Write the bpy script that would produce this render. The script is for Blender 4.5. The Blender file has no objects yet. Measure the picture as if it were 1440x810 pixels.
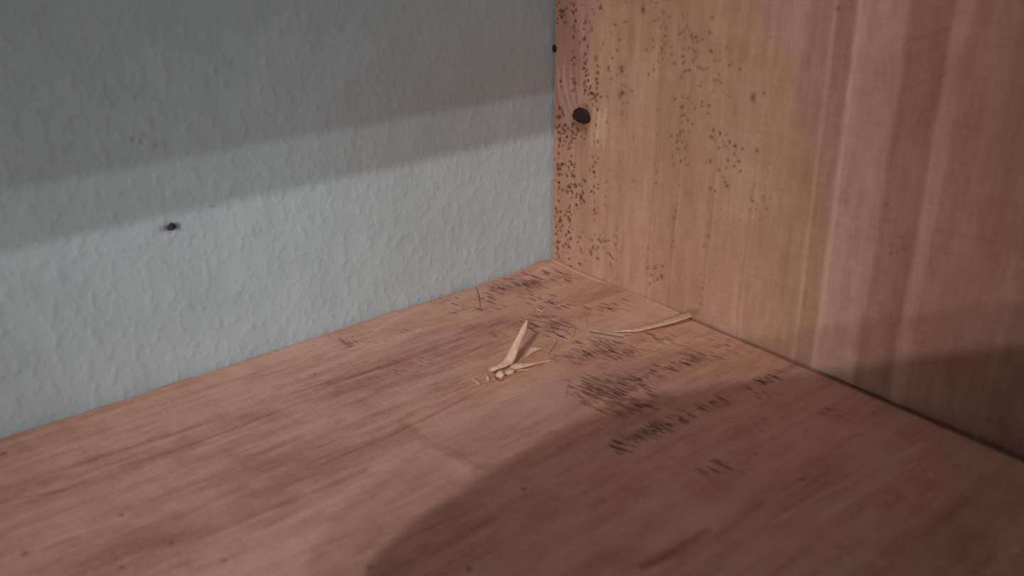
import bpy, bmesh, math, random
import numpy as np
from mathutils import Matrix, Vector

random.seed(7)
RNG = np.random.RandomState(11)
SC = bpy.context.scene
COL = SC.collection

# ------------------------------------------------------------------ camera
F_PX = 1354.6
CAM = np.array([-0.2658, -0.2883, 0.1519])
ROT = np.array([[0.7626, -0.6469, -0.0042],      # right
                [0.2549, 0.2944, 0.9211],        # up
                [0.5946, 0.7035, -0.3894]])      # forward
cd = bpy.data.cameras.new('camera')
cam = bpy.data.objects.new('camera', cd)
COL.objects.link(cam)
m = Matrix(((ROT[0][0], ROT[1][0], -ROT[2][0], CAM[0]),
            (ROT[0][1], ROT[1][1], -ROT[2][1], CAM[1]),
            (ROT[0][2], ROT[1][2], -ROT[2][2], CAM[2]),
            (0, 0, 0, 1)))
cam.matrix_world = m
cd.sensor_width = 36.0
cd.lens = F_PX / 1440.0 * 36.0
cd.clip_start = 0.004
cd.dof.use_dof = True
cd.dof.focus_distance = 0.375
cd.dof.aperture_fstop = 12.0
SC.camera = cam

# ------------------------------------------------------------------ world
w = bpy.data.worlds.new('room_light')
SC.world = w
w.use_nodes = True
bg = w.node_tree.nodes['Background']
bg.inputs[0].default_value = (0.97, 0.94, 1.0, 1)
bg.inputs[1].default_value = 0.185


def spot(name, loc, target, power, colr, angle, blend, radius):
    l = bpy.data.lights.new(name, 'SPOT')
    l.energy = power
    l.color = colr
    l.spot_size = math.radians(angle)
    l.spot_blend = blend
    l.shadow_soft_size = radius
    o = bpy.data.objects.new(name, l)
    COL.objects.link(o)
    o.location = loc
    o.rotation_euler = (Vector(target) - Vector(loc)).to_track_quat('-Z', 'Y').to_euler()
    return o


def area(name, loc, target, power, colr, sx, sy):
    l = bpy.data.lights.new(name, 'AREA')
    l.shape = 'RECTANGLE'
    l.size = sx
    l.size_y = sy
    l.energy = power
    l.color = colr
    o = bpy.data.objects.new(name, l)
    COL.objects.link(o)
    o.location = loc
    o.rotation_euler = (Vector(target) - Vector(loc)).to_track_quat('-Z', 'Y').to_euler()
    return o


# two ceiling spots behind the camera on the left, plus two added fills: a cool one for the wall and a soft narrow one
spot('ceiling_spot', (-1.3976, -1.099, 1.1276), (-0.075, -0.062, 0.015), 42.0, (1.0, 0.98, 0.95), 12.2, 1.0, 0.010)
spot('ceiling_spot', (-1.3721, -1.1739, 1.0909), (-0.075, -0.062, 0.015), 22.0, (1.0, 0.98, 0.95), 12.2, 1.0, 0.010)
spot('wall_fill', (-1.25, -1.15, 0.55), (-0.120, 0.0, 0.088), 22.0, (0.80, 1.0, 1.03), 9, 1.0, 0.12)
soft = area('soft_fill', (-1.6, -0.7, 0.45), (-0.075, -0.05, 0.04), 0.12, (1.0, 0.96, 0.98), 0.45, 0.45)
soft.data.shape = 'DISK'
soft.data.spread = math.radians(21)

vs = SC.view_settings
SC.display_settings.display_device = 'sRGB'
vs.view_transform = 'Standard'
vs.look = 'None'
vs.exposure = 0.15
vs.gamma = 1.0
vs.use_curve_mapping = False


# ------------------------------------------------------------------ helpers
def ray(px, py):
    d = (px - 720.0) / F_PX * ROT[0] - (py - 405.0) / F_PX * ROT[1] + ROT[2]
    return d


def at(px, py, axis, value=0.0):
    """surface point seen at a survey pixel, on the plane axis = value"""
    d = ray(px, py)
    return CAM + d * ((value - CAM[axis]) / d[axis])


_LAT = np.random.RandomState(3).rand(512, 512)


def vnoise(x, y, seed=0):
    x = x + seed * 17.31
    y = y + seed * 9.77
    xi = np.floor(x).astype(int)
    yi = np.floor(y).astype(int)
    fx = x - xi
    fy = y - yi
    fx = fx * fx * (3 - 2 * fx)
    fy = fy * fy * (3 - 2 * fy)
    a = _LAT[xi & 511, yi & 511]
    b = _LAT[(xi + 1) & 511, yi & 511]
    c = _LAT[xi & 511, (yi + 1) & 511]
    d = _LAT[(xi + 1) & 511, (yi + 1) & 511]
    return (a * (1 - fx) + b * fx) * (1 - fy) + (c * (1 - fx) + d * fx) * fy


def fbm(x, y, seed=0, oct=3):
    s = 0.0
    a = 0.5
    n = 0.0
    for k in range(oct):
        s = s + a * vnoise(x * 2 ** k, y * 2 ** k, seed + k)
        n += a
        a *= 0.5
    return s / n - 0.5


def sstep(a, b, x):
    t = np.clip((x - a) / (b - a), 0, 1)
    return t * t * (3 - 2 * t)


def tag(o, label=None, cat=None, group=None, kind=None):
    if label:
        o['label'] = label
    if cat:
        o['category'] = cat
    if group:
        o['group'] = group
    if kind:
        o['kind'] = kind
    return o


def link(name, me, mat, parent=None):
    o = bpy.data.objects.new(name, me)
    COL.objects.link(o)
    if mat:
        me.materials.append(mat)
    if parent is not None:
        o.parent = parent
    return o


def mesh_np(name, verts, faces_quads, attrs=None, smooth=True, extra_faces=None):
    me = bpy.data.meshes.new(name)
    nq = len(faces_quads)
    loops = np.asarray(faces_quads, dtype=np.int32).ravel()
    starts = np.arange(nq, dtype=np.int32) * 4
    totals = np.full(nq, 4, np.int32)
    if extra_faces:
        for f in extra_faces:
            starts = np.append(starts, len(loops)).astype(np.int32)
            totals = np.append(totals, len(f)).astype(np.int32)
            loops = np.append(loops, f).astype(np.int32)
    me.vertices.add(len(verts))
    me.vertices.foreach_set('co', np.asarray(verts, dtype=np.float32).ravel())
    me.loops.add(len(loops))
    me.loops.foreach_set('vertex_index', loops)
    me.polygons.add(len(starts))
    me.polygons.foreach_set('loop_start', starts)
    me.polygons.foreach_set('loop_total', totals)
    sm = np.full(len(starts), smooth, dtype=bool)
    sm[np.arange(len(starts)) >= nq] = False
    me.polygons.foreach_set('use_smooth', sm)
    me.update(calc_edges=True)
    me.validate()
    if attrs:
        for k, v in attrs.items():
            a = me.attributes.new(k, 'FLOAT', 'POINT')
            a.data.foreach_set('value', np.asarray(v, dtype=np.float32).ravel())
    return me


class Sheet:
    """tensor grid over (u, v) with a height and colour-driving values"""

    def __init__(self, us, vs_):
        self.us = us
        self.vs = vs_
        self.U, self.V = np.meshgrid(us, vs_, indexing='ij')
        self.h = np.zeros_like(self.U)
        self.dark = np.zeros_like(self.U)
        self.tone = np.zeros_like(self.U)
        self.pale = np.zeros_like(self.U)

    def win(self, u0, u1, v0, v1):
        i0 = np.searchsorted(self.us, u0)
        i1 = np.searchsorted(self.us, u1)
        j0 = np.searchsorted(self.vs, v0)
        j1 = np.searchsorted(self.vs, v1)
        return slice(max(i0 - 1, 0), i1 + 1), slice(max(j0 - 1, 0), j1 + 1)

    def stroke(self, pts, width, dark=0.0, depth=0.0, pale=0.0, tone=0.0, soft=1.0, taper=True):
        """a polyline tear / streak in (u, v)"""
        pts = [np.asarray(p, float)[:2] for p in pts]
        n = len(pts) - 1
        lens = [np.linalg.norm(pts[i + 1] - pts[i]) for i in range(n)]
        tot = max(sum(lens), 1e-9)
        acc = 0
        P = np.array(pts)
        pad = width * 2.2
        su, sv = self.win(P[:, 0].min() - pad, P[:, 0].max() + pad, P[:, 1].min() - pad, P[:, 1].max() + pad)
        U = self.U[su, sv]
        V = self.V[su, sv]
        if U.size == 0:
            return
        best = np.zeros_like(U)
        for i in range(n):
            a = pts[i]
            b = pts[i + 1]
            d = b - a
            L2 = max(d @ d, 1e-12)
            t = np.clip(((U - a[0]) * d[0] + (V - a[1]) * d[1]) / L2, 0, 1)
            dist = np.hypot(U - a[0] - t * d[0], V - a[1] - t * d[1])
            s = (acc + t * lens[i]) / tot
            wloc = width * (np.clip(4 * s * (1 - s), 0.0, 1) ** 0.5 * 0.8 + 0.2 if taper else 1.0)
            best = np.maximum(best, np.exp(-(dist / wloc) ** 2 * 1.6))
            acc += lens[i]
        if dark:
            self.dark[su, sv] = 1 - (1 - self.dark[su, sv]) * (1 - np.clip(best * dark, 0, 1))
        if depth:
            self.h[su, sv] -= best * depth
        if pale:
            self.pale[su, sv] = np.maximum(self.pale[su, sv], best * pale)
        if tone:
            self.tone[su, sv] += best * tone

    def blob(self, c, ru, rv, dark=0.0, depth=0.0, pale=0.0, tone=0.0, power=2.0, rag=0.0, seed=0, ang=0.0):
        R_ = max(ru, rv) * 2.4
        su, sv = self.win(c[0] - R_, c[0] + R_, c[1] - R_, c[1] + R_)
        U = self.U[su, sv] - c[0]
        V = self.V[su, sv] - c[1]
        ca, sa = math.cos(ang), math.sin(ang)
        r = np.hypot((U * ca + V * sa) / ru, (-U * sa + V * ca) / rv)
        if rag:
            r = r * (1 + rag * fbm(U / ru * 1.5 + 40, V / rv * 1.5 + 40, seed, 3) * 2)
        g = np.exp(-np.clip(r, 0, 5) ** power)
        if dark:
            self.dark[su, sv] = 1 - (1 - self.dark[su, sv]) * (1 - np.clip(g * dark, 0, 1))
        if depth:
            self.h[su, sv] -= g * depth
        if pale:
            self.pale[su, sv] = np.maximum(self.pale[su, sv], g * pale)
        if tone:
            self.tone[su, sv] += g * tone


def board_mesh(name, S, place, thick_vec):
    """grid skin placed in the world by place(u, v, h), closed into a board"""
    nu, nv = S.U.shape
    top = place(S.U, S.V, S.h).reshape(-1, 3)
    idx = np.arange(nu * nv).reshape(nu, nv)
    q = np.stack([idx[:-1, :-1], idx[1:, :-1], idx[1:, 1:], idx[:-1, 1:]], -1).reshape(-1, 4)
    ring = np.concatenate([idx[:, 0], idx[-1, 1:], idx[-2::-1, -1], idx[0, -2:0:-1]])
    base = len(top)
    low = place(S.U, S.V, S.h * 0).reshape(-1, 3)[ring] + np.asarray(thick_vec)
    verts = np.concatenate([top, low])
    n = len(ring)
    k = np.arange(n)
    sq = np.stack([ring[k], base + k, base + (k + 1) % n, ring[(k + 1) % n]], -1)
    # winding: make the skin face the side opposite to thick_vec
    a, b, c = verts[q[0, 0]], verts[q[0, 1]], verts[q[0, 2]]
    flip = np.dot(np.cross(b - a, c - a), thick_vec) > 0
    if flip:
        q = q[:, ::-1]
    else:
        sq = sq[:, ::-1]
    sq = sq[:, ::-1] if False else sq
    bottom = list(base + k) if flip else list((base + k)[::-1])
    z = np.zeros(n)
    at_ = {kk: np.concatenate([getattr(S, kk).ravel(), getattr(S, kk).ravel()[ring]]) for kk in ('dark', 'tone', 'pale')}
    me = mesh_np(name, verts, np.concatenate([q, sq]), at_, True, [bottom])
    # side faces flat
    sm = np.ones(len(me.polygons), bool)
    sm[len(q):] = False
    me.polygons.foreach_set('use_smooth', sm)
    return me


# ------------------------------------------------------------------ materials
def nodes_of(name):
    mt = bpy.data.materials.new(name)
    mt.use_nodes = True
    nt = mt.node_tree
    return mt, nt, nt.nodes['Principled BSDF']


def add(nt, t, **kw):
    n = nt.nodes.new(t)
    for k, v in kw.items():
        setattr(n, k, v)
    return n


def ramp(nt, stops):
    r = add(nt, 'ShaderNodeValToRGB')
    e = r.color_ramp.elements
    e[0].position, e[0].color = stops[0][0], (*stops[0][1], 1)
    e[1].position, e[1].color = stops[-1][0], (*stops[-1][1], 1)
    for p, c in stops[1:-1]:
        x = e.new(p)
        x.color = (*c, 1)
    return r


def wood(name, grain_scale, saw_scale, lo, mid, hi, dark_c, pale_c, rough=0.62):
    """grain_scale / saw_scale stretch the coordinates along and across the grain"""
    mt, nt, b = nodes_of(name)
    L = nt.links
    tc = add(nt, 'ShaderNodeTexCoord')

    def noise(scale_vec, detail, rough_=0.6, dist=0.0):
        mp = add(nt, 'ShaderNodeMapping')
        mp.inputs['Scale'].default_value = scale_vec
        L.new(tc.outputs['Object'], mp.inputs[0])
        n = add(nt, 'ShaderNodeTexNoise')
        n.inputs['Scale'].default_value = 1.0
        n.inputs['Detail'].default_value = detail
        n.inputs['Roughness'].default_value = rough_
        n.inputs['Distortion'].default_value = dist
        L.new(mp.outputs[0], n.inputs['Vector'])
        return n

    tone = add(nt, 'ShaderNodeAttribute', attribute_name='tone')
    dark = add(nt, 'ShaderNodeAttribute', attribute_name='dark')
    pale = add(nt, 'ShaderNodeAttribute', attribute_name='pale')
    fine = noise(grain_scale, 5, 0.65)
    fleck = noise((900, 900, 900), 3, 0.7)
    saw = noise(saw_scale, 4, 0.7)

    def math_(op, a, bb):
        n = add(nt, 'ShaderNodeMath', operation=op)
        for i, v in enumerate((a, bb)):
            if isinstance(v, (int, float)):
                n.inputs[i].default_value = v
            else:
                L.new(v, n.inputs[i])
        return n.outputs[0]

    t = math_('ADD', math_('MULTIPLY', math_('SUBTRACT', fine.outputs[0], 0.5), 0.55), 0.5)
    t = math_('ADD', t, math_('MULTIPLY', math_('SUBTRACT', fleck.outputs[0], 0.5), 0.42))
    t = math_('ADD', t, math_('MULTIPLY', math_('SUBTRACT', saw.outputs[0], 0.5), 0.28))
    t = math_('ADD', t, tone.outputs['Fac'])
    cr = ramp(nt, [(0.0, lo), (0.5, mid), (1.0, hi)])
    L.new(t, cr.inputs[0])
    mx = add(nt, 'ShaderNodeMix', data_type='RGBA')
    L.new(pale.outputs['Fac'], mx.inputs[0])
    L.new(cr.outputs[0], mx.inputs[6])
    mx.inputs[7].default_value = (*pale_c, 1)
    mx2 = add(nt, 'ShaderNodeMix', data_type='RGBA')
    L.new(dark.outputs['Fac'], mx2.inputs[0])
    L.new(mx.outputs[2], mx2.inputs[6])
    mx2.inputs[7].default_value = (*dark_c, 1)
    L.new(mx2.outputs[2], b.inputs['Base Color'])
    b.inputs['Roughness'].default_value = rough
    b.inputs['Specular IOR Level'].default_value = 0.25
    bp = add(nt, 'ShaderNodeBump')
    bp.inputs['Strength'].default_value = 0.35
    bp.inputs['Distance'].default_value = 0.0006
    hh = math_('ADD', math_('MULTIPLY', fine.outputs[0], 0.5), math_('MULTIPLY', fleck.outputs[0], 0.45))
    hh = math_('ADD', hh, math_('MULTIPLY', saw.outputs[0], 0.4))
    L.new(hh, bp.inputs['Height'])
    L.new(bp.outputs[0], b.inputs['Normal'])
    return mt


LO, MID, HI = (0.37, 0.166, 0.117), (0.625, 0.342, 0.246), (0.76, 0.50, 0.39)
DARK, PALE = (0.045, 0.026, 0.024), (0.68, 0.45, 0.34)
shelf_wood = wood('rough_sawn_pine_shelf', (28, 420, 420), (420, 60, 60), LO, MID, HI, DARK, PALE)
panel_wood = wood('rough_sawn_pine_panel', (420, 300, 22), (60, 45, 520), (0.305, 0.150, 0.099), (0.450, 0.250, 0.168),
                  (0.60, 0.38, 0.28), (0.060, 0.026, 0.019), (0.66, 0.40, 0.28))


def plain_wood(name, c0, c1, sc=(300, 300, 60)):
    mt, nt, b = nodes_of(name)
    tc = add(nt, 'ShaderNodeTexCoord')
    mp = add(nt, 'ShaderNodeMapping')
    mp.inputs['Scale'].default_value = sc
    n = add(nt, 'ShaderNodeTexNoise')
    n.inputs['Scale'].default_value = 1.0
    n.inputs['Detail'].default_value = 4
    nt.links.new(tc.outputs['Object'], mp.inputs[0])
    nt.links.new(mp.outputs[0], n.inputs['Vector'])
    r = ramp(nt, [(0.3, c0), (0.7, c1)])
    nt.links.new(n.outputs[0], r.inputs[0])
    nt.links.new(r.outputs[0], b.inputs['Base Color'])
    bp = add(nt, 'ShaderNodeBump')
    bp.inputs['Strength'].default_value = 0.4
    bp.inputs['Distance'].default_value = 0.0004
    nt.links.new(n.outputs[0], bp.inputs['Height'])
    nt.links.new(bp.outputs[0], b.inputs['Normal'])
    b.inputs['Roughness'].default_value = 0.65
    b.inputs['Specular IOR Level'].default_value = 0.25
    return mt


split_wood = plain_wood('freshly_split_pine', (0.60, 0.36, 0.26), (0.78, 0.53, 0.41), (700, 700, 160))
fibre_wood = plain_wood('thin_pine_fibre', (0.50, 0.29, 0.21), (0.66, 0.43, 0.33), (700, 700, 160))
knot_wood = plain_wood('dark_knot', (0.010, 0.006, 0.005), (0.045, 0.022, 0.016), (900, 900, 900))
chip_paint = plain_wood('exposed_dark_plaster', (0.02, 0.02, 0.016), (0.07, 0.066, 0.055), (900, 900, 900))

# wall paint with roller texture
wall_paint, nt, b = nodes_of('roller_textured_wall_paint')
L = nt.links
tc = add(nt, 'ShaderNodeTexCoord')


def wnoise(scale_vec, detail=2.0, rough=0.5, distortion=0.0):
    mp = add(nt, 'ShaderNodeMapping')
    mp.inputs['Scale'].default_value = scale_vec
    L.new(tc.outputs['Object'], mp.inputs[0])
    n = add(nt, 'ShaderNodeTexNoise')
    n.inputs['Scale'].default_value = 1.0
    n.inputs['Detail'].default_value = detail
    n.inputs['Roughness'].default_value = rough
    n.inputs['Distortion'].default_value = distortion
    L.new(mp.outputs[0], n.inputs['Vector'])
    return n


n1 = wnoise((270, 270, 235), 1.5, 0.45, 0.0)
n2 = wnoise((60, 60, 60), 2)
r1 = ramp(nt, [(0.48, (0, 0, 0)), (0.85, (1, 1, 1))])
L.new(n1.outputs[0], r1.inputs[0])
bp = add(nt, 'ShaderNodeBump')
bp.inputs['Strength'].default_value = 0.32
bp.inputs['Distance'].default_value = 0.0007
L.new(r1.outputs[0], bp.inputs['Height'])
L.new(bp.outputs[0], b.inputs['Normal'])
sm_attr = add(nt, 'ShaderNodeAttribute', attribute_name='dark')
cr = ramp(nt, [(0.3, (0.445, 0.525, 0.545)), (0.7, (0.49, 0.575, 0.595))])
L.new(n2.outputs[0], cr.inputs[0])
mx = add(nt, 'ShaderNodeMix', data_type='RGBA')
L.new(sm_attr.outputs['Fac'], mx.inputs[0])
L.new(cr.outputs[0], mx.inputs[6])
mx.inputs[7].default_value = (0.10, 0.10, 0.085, 1)
L.new(mx.outputs[2], b.inputs['Base Color'])
b.inputs['Roughness'].default_value = 0.55
b.inputs['Specular IOR Level'].default_value = 0.3

# ------------------------------------------------------------------ wall
W = Sheet(np.concatenate([[-1.6, -1.0, -0.6, -0.4], np.arange(-0.30, 0.0001, 0.0006), [0.05, 0.3, 0.8]]),
          np.concatenate([[-0.8, -0.4, -0.1], np.arange(-0.02, 0.1601, 0.0006), [0.25, 0.5, 1.0, 1.6]]))


def wp(px, py):
    p = at(px, py, 1)
    return np.array([p[0], p[2]])


W.h += 0.00025 * fbm(W.U * 180, W.V * 90, 21, 3) * ((W.U > -0.3) & (W.U < 0) & (W.V > -0.02) & (W.V < 0.16))
for (a, b_, wd, dk) in [((182, 197), (190, 193), .0007, .40), ((184, 199), (188, 200), .0006, .35), ((195, 197), (200, 202), .0006, .5),
                        ((215, 203), (222, 206), .0010, .26), ((219, 199), (226, 205), .0007, .22), ((294, 291), (302, 290), .0007, .35),
                        ((198, 188), (206, 193), .0012, .10), ((216, 206), (219, 208), .0008, .22)]:
    W.stroke([wp(*a), wp(*b_)], wd, dark=dk)
c = wp(242, 319.5)
W.blob(c, 0.0030, 0.0012, dark=0.8, depth=0.0004, rag=0.6, seed=4)
W.stroke([wp(230, 320), wp(238, 320)], .0007, dark=.75)
W.stroke([wp(244, 316.5), wp(254, 317)], .0008, dark=.75)
W.stroke([wp(244, 321), wp(254, 321)], .0008, dark=.85)
wall = link('wall_back', board_mesh('wall_back', W, lambda u, v, h: np.stack([u, -h, v], -1), (0, 0.08, 0)), wall_paint)
tag(wall, 'grey painted wall with fine roller texture behind the wooden boards', 'wall', kind='structure')


def lumpy(name, centre, ax, mat, parent, seed, sub=2, amp=0.25, freq=2.2, label=None):
    """small irregular solid: ax = three axis vectors"""
    bm = bmesh.new()
    bmesh.ops.create_icosphere(bm, subdivisions=sub, radius=1.0)
    M = np.array(ax, float)
    for v in bm.verts:
        p = np.array(v.co)
        k = 1 + amp * 2 * (fbm(np.array([p[0] * freq + 50 + seed]), np.array([p[1] * freq + p[2] * 1.7 + 50]), seed, 2)[0])
        q = p * k
        v.co = Vector(centre + q[0] * M[0] + q[1] * M[1] + q[2] * M[2])
    me = bpy.data.meshes.new(name)
    bm.to_mesh(me)
    bm.free()
    for p in me.polygons:
        p.use_smooth = True
    o = link(name, me, mat, parent)
    if label:
        o['label'] = label
    return o


# chipped spot: dark core and two ragged side flakes
p = at(241, 319, 1)
lumpy('chipped_spot', p + np.array([0, -0.0001, 0]), [(0.0013, 0, 0.0001), (0, 0.0003, 0), (0, 0, 0.00115)], chip_paint, wall, 3, 3, 0.35,
      label='small dark chip in the grey wall paint')
# ------------------------------------------------------------------ floor of the room, far below the view
bm = bmesh.new()
bmesh.ops.create_cube(bm, size=1.0)
for v in bm.verts:
    v.co = Vector(((-1.6 if v.co.x < 0 else 0.8), (-2.4 if v.co.y < 0 else 0.0), (-0.85 if v.co.z < 0 else -0.80)))
me = bpy.data.meshes.new('floor')
bm.to_mesh(me)
bm.free()
tag(link('floor', me, plain_wood('brown_floor', (0.16, 0.12, 0.09), (0.24, 0.18, 0.14), (4, 60, 60))), kind='structure')

# ------------------------------------------------------------------ shelf board
xs = np.concatenate([np.linspace(-0.80, -0.30, 12), np.arange(-0.28, -0.13, 0.0006), np.arange(-0.13, -0.0004, 0.00034), [-0.0003]])
ys = np.concatenate([np.linspace(-0.36, -0.27, 6), np.arange(-0.26, -0.145, 0.0007), np.arange(-0.145, -0.0008, 0.00034), [-0.0006]])
S = Sheet(xs, ys)


def sp(px, py):
    return at(px, py, 2)[:2]


# broad grain tone, growth bands run along x and wander slowly
wander = 0.006 * fbm(S.U * 7, S.V * 5, 31, 2) + 0.0012 * fbm(S.U * 40, S.V * 60, 33, 2)
vv = S.V + wander
S.tone += 0.34 * fbm(S.U * 5, vv * 130, 41, 3) + 0.30 * fbm(S.U * 9, vv * 45, 44, 3) + 0.26 * fbm(S.U * 45, S.V * 60, 47, 4)
S.tone += 0.16 * fbm(S.U * 25, vv * 420, 49, 2) + 0.30 * fbm(S.U * 160, S.V * 320, 48, 3)
S.tone *= 1.15
S.h += 0.00012 * fbm(S.U * 14, vv * 300, 51, 3) + 0.0004 * fbm(S.U * 25, S.V * 25, 53, 2)
# saw marks across the grain
S.tone += 0.05 * fbm(S.U * 330 + 20 * S.V, S.V * 12, 55, 2)

# long grain streaks seen on the board: (points, width, tone)
for pts, wd, tn, dp in [
    ([(0, 690), (60, 668), (130, 646), (210, 620), (300, 592)], .0012, -.24, .0001),
    ([(0, 705), (90, 688), (150, 662), (240, 634), (330, 602), (420, 566)], .0009, -.26, .0001),
    ([(40, 672), (130, 655), (250, 615)], .0016, .10, 0),
    ([(140, 730), (240, 694), (330, 660)], .0010, -.16, 0),
    ([(60, 765), (200, 722), (330, 678), (420, 640)], .0014, .10, 0),
    ([(250, 770), (370, 720), (480, 676), (560, 640)], .0014, -.13, 0),
    ([(150, 790), (300, 742), (430, 690)], .0020, -.10, 0),
    ([(405, 554), (450, 541), (500, 527), (560, 508), (600, 495)], .0008, -.20, .0001),
    ([(440, 548), (520, 522), (590, 500)], .0006, -.2, .0001),
    ([(340, 535), (400, 520), (460, 500)], .0008, -.18, 0),
    ([(460, 500), (540, 478), (640, 452)], .0016, .16, 0),
    ([(520, 470), (560, 445), (610, 425)], .0010, .22, 0),
    ([(515, 560), (600, 532), (690, 505)], .0012, .14, 0),
    ([(480, 615), (560, 585), (600, 566)], .0010, .18, 0),
    ([(480, 640), (548, 612), (612, 580), (660, 556), (695, 536)], .0010, -.20, .0002),
    ([(430, 660), (520, 630), (590, 600)], .0030, -.10, 0),
    ([(640, 735), (700, 706), (770, 680), (860, 640)], .0012, .10, 0),
    ([(1085, 735), (1150, 700), (1230, 660), (1300, 622)], .0014, .36, -.0003),
    ([(1150, 728), (1220, 690), (1290, 648)], .0012, .28, -.0002),
    ([(1110, 722), (1180, 690), (1250, 650)], .0016, -.20, 0),
    ([(900, 796), (930, 784), (965, 764), (1000, 742)], .0026, -.34, .0003),
    ([(880, 806), (930, 786), (985, 752)], .0030, -.14, 0),
    ([(1390, 810), (1440, 760)], .0020, .30, 0),
    ([(1220, 780), (1245, 795), (1290, 770), (1330, 752)], .0014, .10, 0),
    ([(800, 540), (900, 505), (990, 475), (1050, 460)], .0016, .10, 0),
    ([(940, 600), (1000, 572), (1060, 548)], .0010, .08, 0),
    ([(950, 615), (1020, 585), (1080, 560)], .0008, .12, 0),
    ([(790, 580), (840, 560)], .003, -.06, 0)]:
    S.stroke([sp(*q) for q in pts], wd, tone=tn, depth=dp, taper=True)

# cathedral patch: pale tongue with a crisp darker rim
for pts, wd, tn in [([(560, 590), (600, 618), (640, 640), (668, 656), (690, 655)], .0030, -.12),
                    ([(640, 636), (690, 642), (720, 600), (760, 570)], .0026, -.10),
                    ([(520, 660), (580, 640), (630, 652), (660, 668)], .0050, .20),
                    ([(600, 630), (650, 655), (685, 668)], .0020, .14)]:
    S.stroke([sp(*q) for q in pts], wd, tone=tn, taper=True)
for c_, ru, rv, tn in [((500, 700), .012, .006, .10), ((470, 462), .010, .006, -.10), ((560, 458), .012, .004, -.10), ((70, 650), .02, .008, .05),
                       ((740, 560), .014, .010, .24), ((690, 600), .008, .006, .06), ((790, 400), .010, .003, .12), ((815, 410), .010, .003, .10),  # first blob paints extra light into the tone of the lit shelf
                       ((740, 400), .009, .006, -.26), ((690, 430), .009, .006, -.13), ((360, 510), .016, .004, .08), ((540, 540), .016, .006, -.05),
                       ((870, 560), .010, .010, -.26), ((850, 495), .007, .006, -.26), ((775, 460), .007, .005, -.26), ((930, 640), .012, .008, .06)]:
    S.blob(sp(*c_), ru, rv, tone=tn, rag=0.5, seed=int(c_[0]))


# torn-fibre strokes left by the saw: short cuts across the grain, grouped in patches
def patch(c_, rx, ry, n, dk, length, wdt, ang_px=0.0, dep=0.00022, jit=0.09, gray=0.0):
    for _ in range(int(n * 0.72)):
        rr, th = RNG.rand() ** 0.62, RNG.rand() * 2 * math.pi
        a, b2 = rr * math.cos(th), rr * math.sin(th)
        ca, sa = math.cos(math.radians(ang_px)), math.sin(math.radians(ang_px))
        px = c_[0] + rx * a * ca - ry * b2 * sa
        py = c_[1] + rx * a * sa + ry * b2 * ca
        p0 = sp(px, py)
        if p0[0] > -0.0035 or p0[1] > -0.0025:
            continue
        an = math.radians(-90 + 8) + RNG.normal(0, jit)
        ln = length * RNG.uniform(0.4, 1.25)
        d = np.array([math.cos(an), math.sin(an)])
        bow = RNG.normal(0, 0.05) * ln
        n_ = np.array([-d[1], d[0]])
        k = min(1.0, dk * 1.6) * RNG.uniform(0.35, 1.0) * (1 - 0.4 * rr)
        pts = [p0 - d * ln / 2, p0 + n_ * bow, p0 + d * ln / 2]
        S.stroke(pts, wdt * RNG.uniform(0.75, 1.25), dark=k, depth=dep * k)
        if RNG.rand() < 0.30:
            off = n_ * wdt * 1.6
            S.stroke([q + off for q in pts], wdt * 0.7, pale=0.22 * RNG.rand(), depth=-0.00010)


patch((745, 396), 62, 14, 110, .62, .0046, .00060, -10)
patch((690, 424), 26, 20, 34, .62, .0046, .00050, -20)
patch((648, 428), 24, 14, 22, .45, .0040, .00045, -20)
patch((618, 420), 18, 8, 14, .50, .0030, .00055, -15)
patch((772, 425), 50, 13, 44, .62, .0040, .00055, 10)
patch((792, 390), 26, 8, 14, .70, .0045, .00050, 10)
patch((773, 458), 42, 16, 85, .92, .0052, .00050, 15)
patch((722, 465), 34, 7, 16, .50, .0030, .00060, -15)
patch((852, 433), 50, 10, 26, .60, .0040, .00050, -12)
patch((850, 491), 44, 17, 120, .95, .0046, .00042, 6)
patch((797, 500), 34, 13, 40, .42, .0040, .00050, 5)
patch((925, 474), 42, 12, 34, .55, .0050, .00046, 15)
patch((900, 492), 34, 10, 20, .40, .0036, .00045, 5)
patch((866, 556), 58, 30, 165, .92, .0058, .00046, 8)
patch((820, 550), 32, 14, 24, .55, .0040, .00045, 20)
patch((905, 527), 36, 13, 34, .72, .0044, .00050, -25)
patch((945, 517), 44, 9, 34, .80, .0048, .00052, -20)
patch((985, 500), 26, 7, 16, .92, .0060, .00056, 0)
patch((918, 606), 34, 12, 44, .85, .0046, .00050, -20)
patch((960, 585), 40, 9, 30, .70, .0036, .00046, -25)
patch((1068, 536), 42, 7, 34, .80, .0042, .00050, -22)
patch((1080, 552), 26, 7, 12, .55, .0034, .00046, -15)
patch((1000, 566), 34, 9, 20, .75, .0046, .00048, -15)
patch((875, 624), 40, 13, 26, .60, .0042, .00050, -10)
patch((1025, 484), 44, 14, 30, .42, .0040, .00050, 0)
patch((1010, 655), 30, 10, 14, .60, .0040, .00046, -15)
patch((1180, 575), 30, 10, 10, .50, .0030, .00050, 0)
patch((1065, 600), 80, 26, 20, .40, .0026, .00040, -20)
patch((492, 481), 26, 7, 18, .55, .0036, .00046, -18)
patch((470, 470), 40, 12, 16, .35, .0030, .00046, -18)
patch((555, 512), 55, 16, 40, .30, .0030, .00040, -20)
patch((600, 510), 50, 14, 34, .30, .0030, .00038, -20)
patch((560, 470), 60, 12, 26, .28, .0030, .00040, -18)

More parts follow.
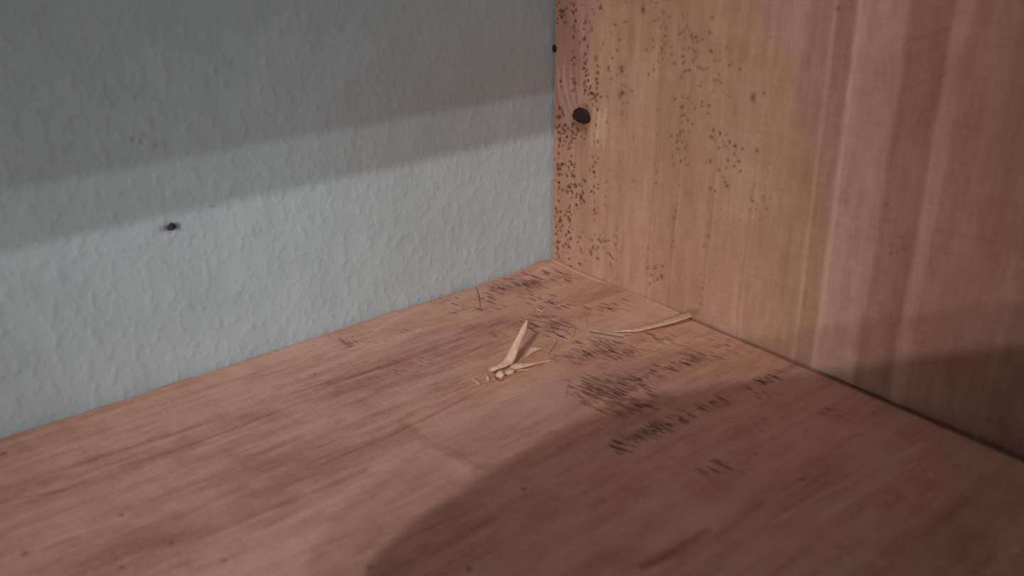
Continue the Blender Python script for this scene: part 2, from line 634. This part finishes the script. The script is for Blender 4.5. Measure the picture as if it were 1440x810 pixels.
# fine fibres along the grain on the lit left part
for _ in range(420):
    px, py = RNG.uniform(20, 720), RNG.uniform(440, 810)
    p0 = sp(px, py)
    if p0[1] > -0.004 or p0[0] < -0.27:
        continue
    ln = RNG.uniform(.004, .018)
    s_ = RNG.choice([-1, 1])
    S.stroke([p0, p0 + np.array([ln * .5, RNG.normal(0, .0003)]), p0 + np.array([ln, RNG.normal(0, .0005)])],
             RNG.uniform(.0003, .0006), tone=-.13 * s_ * RNG.uniform(.4, 1), depth=.00003 * s_)
for _ in range(120):
    px, py = RNG.uniform(430, 720), RNG.uniform(455, 560)
    p0 = sp(px, py)
    if p0[1] > -0.006:
        continue
    ln = RNG.uniform(.004, .014)
    S.stroke([p0, p0 + np.array([ln, RNG.normal(0, .0004)])], RNG.uniform(.0003, .0005), tone=-.22 * RNG.uniform(.3, 1), depth=.00006)
# tiny pinholes and pale dust specks
for px, py, r_ in [(737, 687, .0006), (171, 724, .0006), (5, 637, .0010), (36, 778, .0008), (242, 763, .0006), (172, 797, .0006),
                   (1130, 674, .0006), (660, 800, .0008), (520, 797, .0007), (316, 787, .0006), (1063, 637, .0006), (443, 525, .0006)]:
    S.blob(sp(px, py), r_, r_, dark=.75, depth=.0002)
for _ in range(170):
    px, py = RNG.uniform(0, 1380), RNG.uniform(480, 805)
    p0 = sp(px, py)
    if p0[0] > -0.004 or p0[1] > -0.004 or p0[0] < -0.27:
        continue
    S.blob(p0, .00034, .00034, pale=RNG.uniform(.2, .8), depth=-.0001)
for px, py in [(1310, 586), (848, 600), (960, 536), (880, 505), (548, 690), (1280, 700)]:
    S.blob(sp(px, py), .0006, .0005, pale=.75, depth=-.0002)

# the crack and the chipped back edge
S.stroke([sp(664, 398), sp(672, 407), sp(675, 420), sp(676, 433)], .00045, dark=.55, depth=.0003)
S.stroke([sp(640, 409), sp(652, 404), sp(663, 402), sp(668, 404)], .0014, dark=.9, depth=.0014)
S.stroke([sp(700, 387), sp(706, 384)], .0009, dark=.8, depth=.0008)
S.stroke([sp(752, 368), sp(760, 368)], .0009, dark=.7, depth=.0006)
# torn slits at the splinters, the shade inside them painted dark
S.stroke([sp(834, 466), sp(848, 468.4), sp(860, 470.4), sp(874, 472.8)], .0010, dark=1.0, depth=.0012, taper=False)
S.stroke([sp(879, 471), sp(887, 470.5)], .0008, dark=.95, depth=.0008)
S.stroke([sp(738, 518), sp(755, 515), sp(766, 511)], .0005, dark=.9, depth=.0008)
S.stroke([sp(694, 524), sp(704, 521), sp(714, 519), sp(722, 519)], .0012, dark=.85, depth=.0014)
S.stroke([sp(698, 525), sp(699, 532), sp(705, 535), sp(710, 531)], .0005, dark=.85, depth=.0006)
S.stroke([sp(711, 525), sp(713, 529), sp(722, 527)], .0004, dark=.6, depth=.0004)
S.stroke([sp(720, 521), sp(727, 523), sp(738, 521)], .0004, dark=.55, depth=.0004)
# pale scooped groove left by the torn-out splinter
S.stroke([sp(722, 508), sp(738, 498), sp(752, 492)], .0016, tone=.12, depth=.0002)
# raised lip along the upright board joint, highlight painted pale, gap shade painted dark
S.stroke([(-.0015, -.001), (-.0018, -.020), (-.0016, -.034)], .0009, pale=.55, depth=-.0003, taper=False)
S.stroke([(-.0012, -.034), (-.0015, -.06), (-.0012, -.085)], .0006, pale=.25, depth=-.0001, taper=False)
S.stroke([(-.0008, -.075), (-.0008, -.13), (-.0008, -.25)], .0012, dark=.6, depth=.0006, taper=False)
# the back corner stands slightly proud
S.h += 0.0014 * np.exp(-((S.U + .007) / .009) ** 2) * np.exp(-(S.V / .012) ** 2)
S.h -= 0.0010 * sstep(-.003, -.0006, S.V) * (0.4 + 0.6 * vnoise(S.U * 160, S.V * 0, 61))      # worn back arris


def shelf_place(u, v, h):
    # right end drifts away from the upright board towards the front; back edge is uneven
    k = sstep(-.02, 0.0, u)
    gap = 0.0003 + 0.0012 * sstep(-.05, -.10, v) + 0.0032 * sstep(-.09, -.22, v)
    x = u - k * (gap - 0.0003)
    kb = sstep(-.006, 0.0, v)
    y = v - kb * 0.0007 * (vnoise(u * 90, u * 0, 63) + 0.6 * vnoise(u * 300, u * 0, 65))
    return np.stack([x, y, h], -1)


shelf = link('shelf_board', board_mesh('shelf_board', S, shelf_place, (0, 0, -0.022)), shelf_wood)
tag(shelf, 'reddish brown rough-sawn shelf board lying flat, torn fibres and pale splinters', 'shelf')

# ------------------------------------------------------------------ upright board
us = np.concatenate([np.linspace(-0.34, -0.25, 5), np.arange(-0.24, -0.11, 0.0006), np.arange(-0.11, -0.0008, 0.00034), [-0.0006]])
vs2 = np.concatenate([[-0.022], np.arange(-0.004, 0.150, 0.00036), np.linspace(0.155, 0.45, 10)])
P = Sheet(us, vs2)


def pp(px, py):
    q = at(px, py, 0)
    return np.array([q[1], q[2]])


wander = 0.003 * fbm(P.U * 8, P.V * 9, 71, 2)
uu = P.U + wander
P.tone += 0.26 * fbm(uu * 90, P.V * 4, 73, 3) + 0.16 * fbm(uu * 260, P.V * 6, 75, 2) + 0.24 * fbm(P.U * 40, P.V * 40, 77, 4) + 0.30 * fbm(P.U * 420, P.V * 150, 78, 3)
P.tone += 0.05 * fbm(P.U * 14, P.V * 420, 79, 2) * sstep(-.09, -.13, P.U)
P.h += 0.00010 * fbm(uu * 300, P.V * 12, 81, 3) + 0.0003 * fbm(P.U * 25, P.V * 25, 83, 2)


def band(y0, y1, tn, soft=.0006, wob=.0016, seed=0):
    """growth band between two world y values, edges wander with height"""
    o = wob * fbm(P.V * 18, P.V * 0, 90 + seed, 3) * 2
    a, b_ = min(y0, y1), max(y0, y1)
    g = sstep(a - soft, a + soft, P.U + o) * (1 - sstep(b_ - soft, b_ + soft, P.U + o))
    P.tone[:] = P.tone + g * tn * 1.5


band(-.1163, -.1236, -.03, .0008, .0010, 1)
band(-.1232, -.1246, .13, .0005, .0006, 2)
band(-.1246, -.1310, -.10, .0006, .0006, 2)
band(-.1312, -.1330, .14, .0006, .0010, 3)
band(-.1314, -.1474, .11, .0010, .0022, 3)
band(-.1474, -.1600, -.17, .0016, .0030, 4)
band(-.1600, -.1650, .10, .0006, .0008, 5)
band(-.1600, -.26, .05, .0006, .0008, 5)
band(-.095, -.115, .04, .003, .002, 6)
band(-.178, -.30, -.05, .004, .002, 7)
for px, py, tn in [(914, 330, -.10), (947, 330, -.14), (997, 330, -.08), (1050, 340, -.07), (870, 320, -.06)]:
    y0 = pp(px, py)[0]
    z = np.linspace(0.0, .07, 8)
    P.stroke([(y0 + .0006 * math.sin(q * 90), q) for q in z], .0007, tone=tn, taper=True)
    P.stroke([(y0 - .0012 + .0006 * math.sin(q * 90), q) for q in z], .0006, tone=.10, taper=True)
# faint diagonal scores near the top right
for a, b_ in [((1270, 60), (1340, 38)), ((1255, 90), (1330, 62)), ((1260, 130), (1340, 100)), ((1300, 320), (1440, 350))]:
    P.stroke([pp(*a), pp(*b_)], .0008, tone=-.10)

# dark torn specks in vertical rows along the late wood
cols = [(785, 230, 1.0), (803, 240, .95), (818, 240, .95), (836, 245, .85), (853, 250, .6), (871, 255, .5), (890, 255, .4), (920, 260, .55),
        (952, 260, .55), (998, 262, .5), (1012, 262, .35), (1062, 262, .3)]
for ci, (px, py, den) in enumerate(cols):
    y0 = pp(px, py)[0]
    for _ in range(int(125 * den)):
        z = round(RNG.uniform(0.0, .145) / .0030) * .0030 + RNG.normal(0, .0006)
        gate = vnoise(np.array([z * 150.0]), np.array([ci * 3.7]), 101)[0]
        if gate < 0.42:
            continue
        strong = den * (1.0 if ci < 4 else 0.62)
        c_ = np.array([y0 + RNG.normal(0, .0008), z])
        ln = RNG.uniform(.0005, .0017)
        an = RNG.normal(1.2, .7)
        d = np.array([math.cos(an), math.sin(an)]) * ln
        k = min(1, strong * RNG.uniform(.35, 1.1))
        P.stroke([c_ - d / 2, c_ + np.array([RNG.normal(0, .0002), 0]), c_ + d / 2], RNG.uniform(.00040, .00075), dark=k, depth=.00025 * k)
# dense clusters of specks
for (cx, cy, rx, ry, n, dk) in [(798, 190, 22, 24, 46, .95), (790, 235, 16, 24, 24, .9), (812, 270, 22, 30, 36, .85), (786, 310, 12, 16, 20, .95),
                                (840, 345, 34, 22, 26, .6), (826, 120, 8, 26, 14, .9), (836, 135, 8, 26, 14, .85), (790, 20, 14, 24, 16, .8),
                                (788, 345, 14, 14, 10, .7), (820, 30, 26, 30, 16, .55), (1015, 220, 22, 40, 22, .6), (960, 200, 22, 60, 26, .5),
                                (1000, 100, 30, 80, 26, .45), (930, 60, 24, 60, 24, .45), (968, 60, 16, 60, 22, .5), (870, 100, 22, 60, 18, .6),
                                (925, 380, 22, 20, 10, .5), (1065, 280, 16, 40, 12, .4), (1250, 350, 20, 40, 8, .3)]:
    for _ in range(n):
        px, py = cx + RNG.normal(0, .5) * rx, cy + RNG.normal(0, .5) * ry
        c_ = pp(px, py)
        if c_[0] > -.0012 or c_[1] < .0005:
            continue
        ln = RNG.uniform(.0006, .0018)
        an = RNG.normal(2.5, .6)
        d = np.array([math.cos(an), math.sin(an)]) * ln
        k = min(1, dk * RNG.uniform(.5, 1.15))
        P.stroke([c_ - d / 2, c_ + np.array([RNG.normal(0, .0003), 0]), c_ + d / 2], RNG.uniform(.00045, .00085), dark=k, depth=.0003 * k)
# single marks
for px, py, r_, dk in [(1059, 138, .0010, .7), (1064, 212, .0007, .6), (904, 14, .0009, .7), (874, 131, .0010, .75), (1178, 12, .0008, .6),
                       (874, 100, .0007, .7), (1074, 131, .0006, .5), (855, 97, .0007, .7), (838, 82, .0008, .6), (858, 372, .0009, .4)]:
    P.blob(pp(px, py), r_, r_ * 1.3, dark=dk, depth=.0002, rag=.5, seed=px)
# reddish torn zone below the knot, clear pale wood beside it
P.blob(pp(800, 190), .008, .010, tone=-.16, rag=.4, seed=1)
P.blob(pp(800, 290), .012, .016, tone=-.10, rag=.4, seed=2)
P.blob(pp(826, 180), .005, .008, tone=-.14, rag=.3, seed=2)
for px0, px1, w_, t_ in [(786, 792, .0013, .20), (795, 800, .0012, .24), (804, 808, .0012, .20), (812, 813, .0010, .14)]:
    P.stroke([pp(px0 - 2, 92), pp(px0 - 1, 115), pp(px0 + 2, 135), pp(px1 + 4, 156)], w_, tone=t_ * 1.7)
for px0, t_ in [(833, .22), (841, .26), (849, .20)]:
    P.stroke([pp(px0 + 3, 152), pp(px0, 172), pp(px0 - 1, 190), pp(px0, 208)], .0016, tone=t_ * 1.6)
P.stroke([pp(788, 122), pp(789, 140), pp(796, 155)], .0004, tone=-.2)
P.stroke([pp(776, 120), pp(779, 140), pp(785, 152)], .0012, tone=.2)
kn = pp(818.5, 163)
P.blob(kn, .0052, .0042, dark=.55, depth=.0004, rag=.3, seed=5, power=3)
P.blob(pp(812, 176), .0040, .0030, dark=.55, rag=.5, seed=6)
P.blob(pp(829, 118), .0010, .0018, pale=.6, seed=3)
P.blob(pp(796, 160), .0009, .0018, pale=.6, depth=-.0003, seed=3)
P.stroke([pp(789, 150), pp(791, 158), pp(793, 164)], .0007, dark=.7)


def panel_place(u, v, h):
    kb = sstep(-.005, 0.0, u)
    y = u - kb * 0.0006 * (vnoise(v * 70, v * 0, 111) + 0.5 * vnoise(v * 260, v * 0, 113))
    return np.stack([-h, y, v], -1)


panel = link('upright_board', board_mesh('upright_board', P, panel_place, (0.021, 0, 0)), panel_wood)
tag(panel, 'brown upright board with vertical grain, knots and specks, standing at the shelf end', 'board')
k3 = at(818.5, 163, 0)
lumpy('knot', k3 + np.array([-0.0001, 0, 0]), [(0.0006, 0, 0), (0, 0.0050, -0.0006), (0, 0.0008, 0.0031)], knot_wood, panel, 12, 3, 0.18,
      label='black oval knot in the upright board')
k3 = at(779.5, 68, 0)
lumpy('knot', k3 + np.array([-0.0001, -0.0002, 0]), [(0.0006, 0, 0), (0, 0.0013, 0), (0, 0.0, 0.0015)], knot_wood, panel, 15, 2, 0.2,
      label='small black knot at the back edge of the upright board')


# ------------------------------------------------------------------ splinters (parts of the shelf board)
def strip(name, left, right, thick, parent, mat=split_wood, bulge=0.0, across=5, label=None, seed=0, rough=0.00012):
    """solid sliver between two edge polylines (3D), with thickness along its own normal"""
    Lp = [np.asarray(a, float) for a in left]
    Rp = [np.asarray(a, float) for a in right]

    def resample(Q, n):
        Q = np.array(Q)
        d = np.concatenate([[0], np.cumsum(np.linalg.norm(np.diff(Q, axis=0), axis=1))])
        t = np.linspace(0, d[-1], n)
        return np.stack([np.interp(t, d, Q[:, k]) for k in range(3)], -1)
    n = 18
    A = resample(Lp, n)
    B = resample(Rp, n)
    rs = np.random.RandomState(seed + 5)
    top, bot = [], []
    for i in range(n):
        tan = (A[min(i + 1, n - 1)] + B[min(i + 1, n - 1)] - A[max(i - 1, 0)] - B[max(i - 1, 0)])
        nrm = np.cross(tan, B[i] - A[i])
        if np.linalg.norm(nrm) < 1e-12:
            nrm = np.array([0, 0, 1.0])
        nrm /= np.linalg.norm(nrm)
        if nrm @ (CAM - A[i]) < 0:
            nrm = -nrm
        for j in range(across):
            s = j / (across - 1)
            p = A[i] * (1 - s) + B[i] * s
            e = 1 - (2 * s - 1) ** 2
            r = rough * (rs.rand() - .5) * 2
            top.append(p + nrm * (bulge * e + r + thick * .5 * (0.35 + .65 * e)))
            bot.append(p + nrm * (bulge * e - thick * .5 * (0.35 + .65 * e)))
    V = np.array(top + bot)
    o_ = n * across
    q = []
    for i in range(n - 1):
        for j in range(across - 1):
            a, b_, c_, d = i * across + j, (i + 1) * across + j, (i + 1) * across + j + 1, i * across + j + 1
            q.append((a, b_, c_, d))
            q.append((o_ + d, o_ + c_, o_ + b_, o_ + a))
    for i in range(n - 1):
        a, b_ = i * across, (i + 1) * across
        q.append((a, o_ + a, o_ + b_, b_))
        a, b_ = i * across + across - 1, (i + 1) * across + across - 1
        q.append((b_, o_ + b_, o_ + a, a))
    for j in range(across - 1):
        a, b_ = j, j + 1
        q.append((b_, o_ + b_, o_ + a, a))
        a, b_ = (n - 1) * across + j, (n - 1) * across + j + 1
        q.append((a, o_ + a, o_ + b_, b_))
    me = mesh_np(name, V, q)
    bm = bmesh.new()
    bm.from_mesh(me)
    bmesh.ops.recalc_face_normals(bm, faces=bm.faces)
    bm.to_mesh(me)
    bm.free()
    o = link(name, me, mat, parent)
    if label:
        o['label'] = label
    return o


def z2(px, py):
    return (660 + px / 6.75, 430 + py / 6.75)


# tall splinter torn up along the grain
lf = [at(*z2(178, 622), 1, -.0648), at(*z2(205, 585), 1, -.0650), at(*z2(250, 572), 1, -.0652), at(*z2(340, 498), 1, -.0655),
      at(*z2(430, 330), 1, -.0655), at(*z2(500, 200), 1, -.0652), at(*z2(538, 135), 1, -.0650)]
rt = [at(*z2(235, 620), 1, -.0668), at(*z2(260, 606), 1, -.0672), at(*z2(330, 585), 1, -.0678), at(*z2(405, 555), 1, -.0682),
      at(*z2(440, 500), 1, -.0680), at(*z2(475, 395), 1, -.0674), at(*z2(520, 300), 1, -.0666), at(*z2(553, 240), 1, -.0660), at(*z2(553, 140), 1, -.0652)]
strip('splinter', lf, rt, .0007, shelf, bulge=.0003, label='pale tall splinter standing up from the shelf board', seed=1)

# low arm of the V, lying towards the right
def sz(px, py, h):
    return at(px, py, 2, h)


strip('splinter', [sz(718, 516, .0008), sz(724, 510, .0016), sz(734, 511, .0018), sz(749, 510.5, .0013), sz(764, 508, .0007), sz(775, 507, .0003)],
      [sz(718.5, 518, .0006), sz(724, 519.5, .0010), sz(737, 517, .0012), sz(752, 513, .0009), sz(764, 510, .0005), sz(775, 508.2, .0002)],
      .0006, shelf, bulge=.0003, label='pale short splinter lying low at the foot of the tall splinter', seed=2)
strip('splinter', [sz(724, 520.5, .0004), sz(738, 519, .0006), sz(750, 516.8, .0005), sz(760, 513.6, .0003)],
      [sz(724, 521.6, .0002), sz(738, 520.6, .0004), sz(750, 517.8, .0003), sz(760, 514.2, .0002)], .0004, shelf, seed=3)
# curled crumbs under the splinter root
ctr = at(703.5, 526.5, 2, .0010)
lumpy('wood_crumb', ctr, [(0.0013, -0.0007, 0.0002), (0.0006, 0.0013, 0.0004), (-0.0002, -0.0004, 0.0012)], split_wood, shelf, 21, 3, .22,
      label='pale rounded crumb of wood under the splinters')
ctr = at(716.5, 523.0, 2, .0008)
lumpy('wood_crumb', ctr, [(0.0018, -0.0007, 0.0), (0.0005, 0.0011, 0.0003), (0, -0.0003, 0.0009)], split_wood, shelf, 24, 3, .22)
ctr = at(691, 520, 2, .0009)
lumpy('wood_crumb', ctr, [(0.0012, 0.0002, 0.0), (-0.0003, 0.0010, 0.0003), (0, -0.0003, 0.0009)], split_wood, shelf, 27, 3, .22)
# flat triangular flake behind
strip('wood_flake', [sz(738, 502, .0003), sz(743, 493.5, .0016), sz(747, 488.3, .0024), sz(754, 488.6, .0022), sz(762.5, 489.8, .0014)],
      [sz(738.5, 503, .0002), sz(742.5, 500.5, .0005), sz(748, 497.5, .0006), sz(755, 494, .0006), sz(763, 490.5, .0005)], .0005, shelf, seed=5,
      label='pale triangular flake lying behind the tall splinter')
# long sliver lifting towards the upright board
up = [(831, 463.7), (851, 466.3), (870, 465.4), (882, 464.2), (897.5, 460), (914, 456), (926, 452), (945, 446), (960, 440.2), (972, 437)]
lo = [(831, 464.2), (851, 467.0), (870, 466.9), (881, 466.6), (895, 466.6), (907, 464), (926, 459), (945, 454.5), (957.5, 450.6), (972.6, 445.6)]
hz = lambda px: .0004 + .0046 * max(0.0, (px - 850) / 122.0) ** 1.15
strip('splinter', [sz(a, b_, hz(a) + .0002) for a, b_ in up], [sz(a, b_, hz(a)) for a, b_ in lo], .0006, shelf, bulge=.0002, seed=6,
      mat=fibre_wood, label='long pale sliver lifting off the shelf beside the upright board')
# small lifted lips and curls
strip('wood_flake', [sz(752, 431, .0002), sz(756, 434.5, .0007), sz(762, 436.5, .0008), sz(769, 434, .0003)],
      [sz(752.5, 431.8, .0002), sz(756, 436.5, .0004), sz(763, 438.3, .0004), sz(770, 435, .0002)], .0004, shelf, seed=7)
strip('wood_flake', [sz(681, 526, .0003), sz(683.5, 531, .0008), sz(686, 536, .0004)], [sz(684, 525, .0004), sz(688, 529, .0012), sz(687.5, 536, .0004)],
      .0004, shelf, seed=8)
strip('wood_flake', [sz(664, 533, .0003), sz(669, 537, .0006), sz(673, 541, .0003)], [sz(666, 532.5, .0003), sz(671, 536, .0008), sz(675, 541, .0003)],
      .0004, shelf, seed=9)


def fibre(pts, r, seed=0):
    cu = bpy.data.curves.new('tmp', 'CURVE')
    cu.dimensions = '3D'
    s_ = cu.splines.new('NURBS')
    s_.points.add(len(pts) - 1)
    for k, p_ in enumerate(pts):
        s_.points[k].co = (*p_, 1)
    s_.use_endpoint_u = True
    s_.order_u = 3
    s_.resolution_u = 4
    cu.bevel_depth = r
    cu.bevel_resolution = 1
    cu.use_fill_caps = True
    o = bpy.data.objects.new('tmp', cu)
    COL.objects.link(o)
    dg = bpy.context.evaluated_depsgraph_get()
    me = bpy.data.meshes.new_from_object(o.evaluated_get(dg))
    bpy.data.objects.remove(o)
    bpy.data.curves.remove(cu)
    me.name = 'wood_fibre'
    me.materials.clear()
    return link('wood_fibre', me, fibre_wood, shelf)


fibre([sz(770, 498, .0003), sz(775, 490, .0012), sz(780, 483, .0016), sz(784, 478, .0012)], .00015)
fibre([sz(799, 476, .0003), sz(805, 473, .0012), sz(807, 468, .0018), sz(809, 461, .0010)], .00012)
fibre([sz(824, 444, .0003), sz(826, 452, .0012), sz(825.5, 461, .0006)], .00010)
fibre([sz(795, 560, .0002), sz(797, 545, .0006), sz(800, 540, .0002)], .00008)

# ------------------------------------------------------------------ upper shelf board, unseen; end angled to keep its shadow off the upright board
bm = bmesh.new()
f = bm.faces.new([bm.verts.new((x, y, 0.211)) for x, y in [(-0.80, -0.0012), (-0.80, -0.16), (-0.186, -0.16), (-0.003, -0.0012)]])
ex = bmesh.ops.extrude_face_region(bm, geom=[f])
for v in [g for g in ex['geom'] if isinstance(g, bmesh.types.BMVert)]:
    v.co.z += 0.022
bmesh.ops.recalc_face_normals(bm, faces=bm.faces)
bmesh.ops.bevel(bm, geom=bm.edges[:], offset=0.0008, segments=2, affect='EDGES')
me = bpy.data.meshes.new('upper_shelf_board')
bm.to_mesh(me)
bm.free()
tag(link('upper_shelf_board', me, plain_wood('rough_sawn_pine_upper', LO, HI, (20, 300, 300))),
    'narrow upper shelf board above the view, end angled to keep its shadow off the upright board', 'shelf')

# ------------------------------------------------------------------ slab added unseen behind the lens, outline shaped to cast the rounded shadow
bm = bmesh.new()
outline = [(-.0872, -.030), (-.0880, -.018), (-.0850, -.009), (-.0780, -.001), (-.0665, .0095), (-.0540, .0186), (-.0430, .0265),
           (-.0250, .0345), (0, .0405), (.029, .0455), (.060, .0470), (.150, .0470), (.170, .0440), (.184, .034), (.190, .020),
           (.190, -.150), (.184, -.170), (.170, -.184), (.150, -.190), (-.050, -.190), (-.070, -.184), (-.082, -.168), (-.0872, -.145)]
BACK = 0.07
ring = [(a / 1.18 * 0.96 - 0.205 * BACK, b_ / 1.18 * 0.96 + 0.222 * BACK) for a, b_ in outline[::-1]]
f = bm.faces.new([bm.verts.new((a, b_, BACK)) for a, b_ in ring])
ex = bmesh.ops.extrude_face_region(bm, geom=[f])
for v in [g for g in ex['geom'] if isinstance(g, bmesh.types.BMVert)]:
    v.co.z += 0.008
bmesh.ops.recalc_face_normals(bm, faces=bm.faces)
me = bpy.data.meshes.new('shadow_blocker')
bm.to_mesh(me)
bm.free()
mt, nt_, b_ = nodes_of('dark_blocker')
b_.inputs['Base Color'].default_value = (0.02, 0.02, 0.022, 1)
b_.inputs['Roughness'].default_value = 0.45
tb = link('shadow_blocker', me, mt)
tb.matrix_world = m
tag(tb, 'dark tablet slab, unseen, added to cast the rounded shadow', 'blocker')
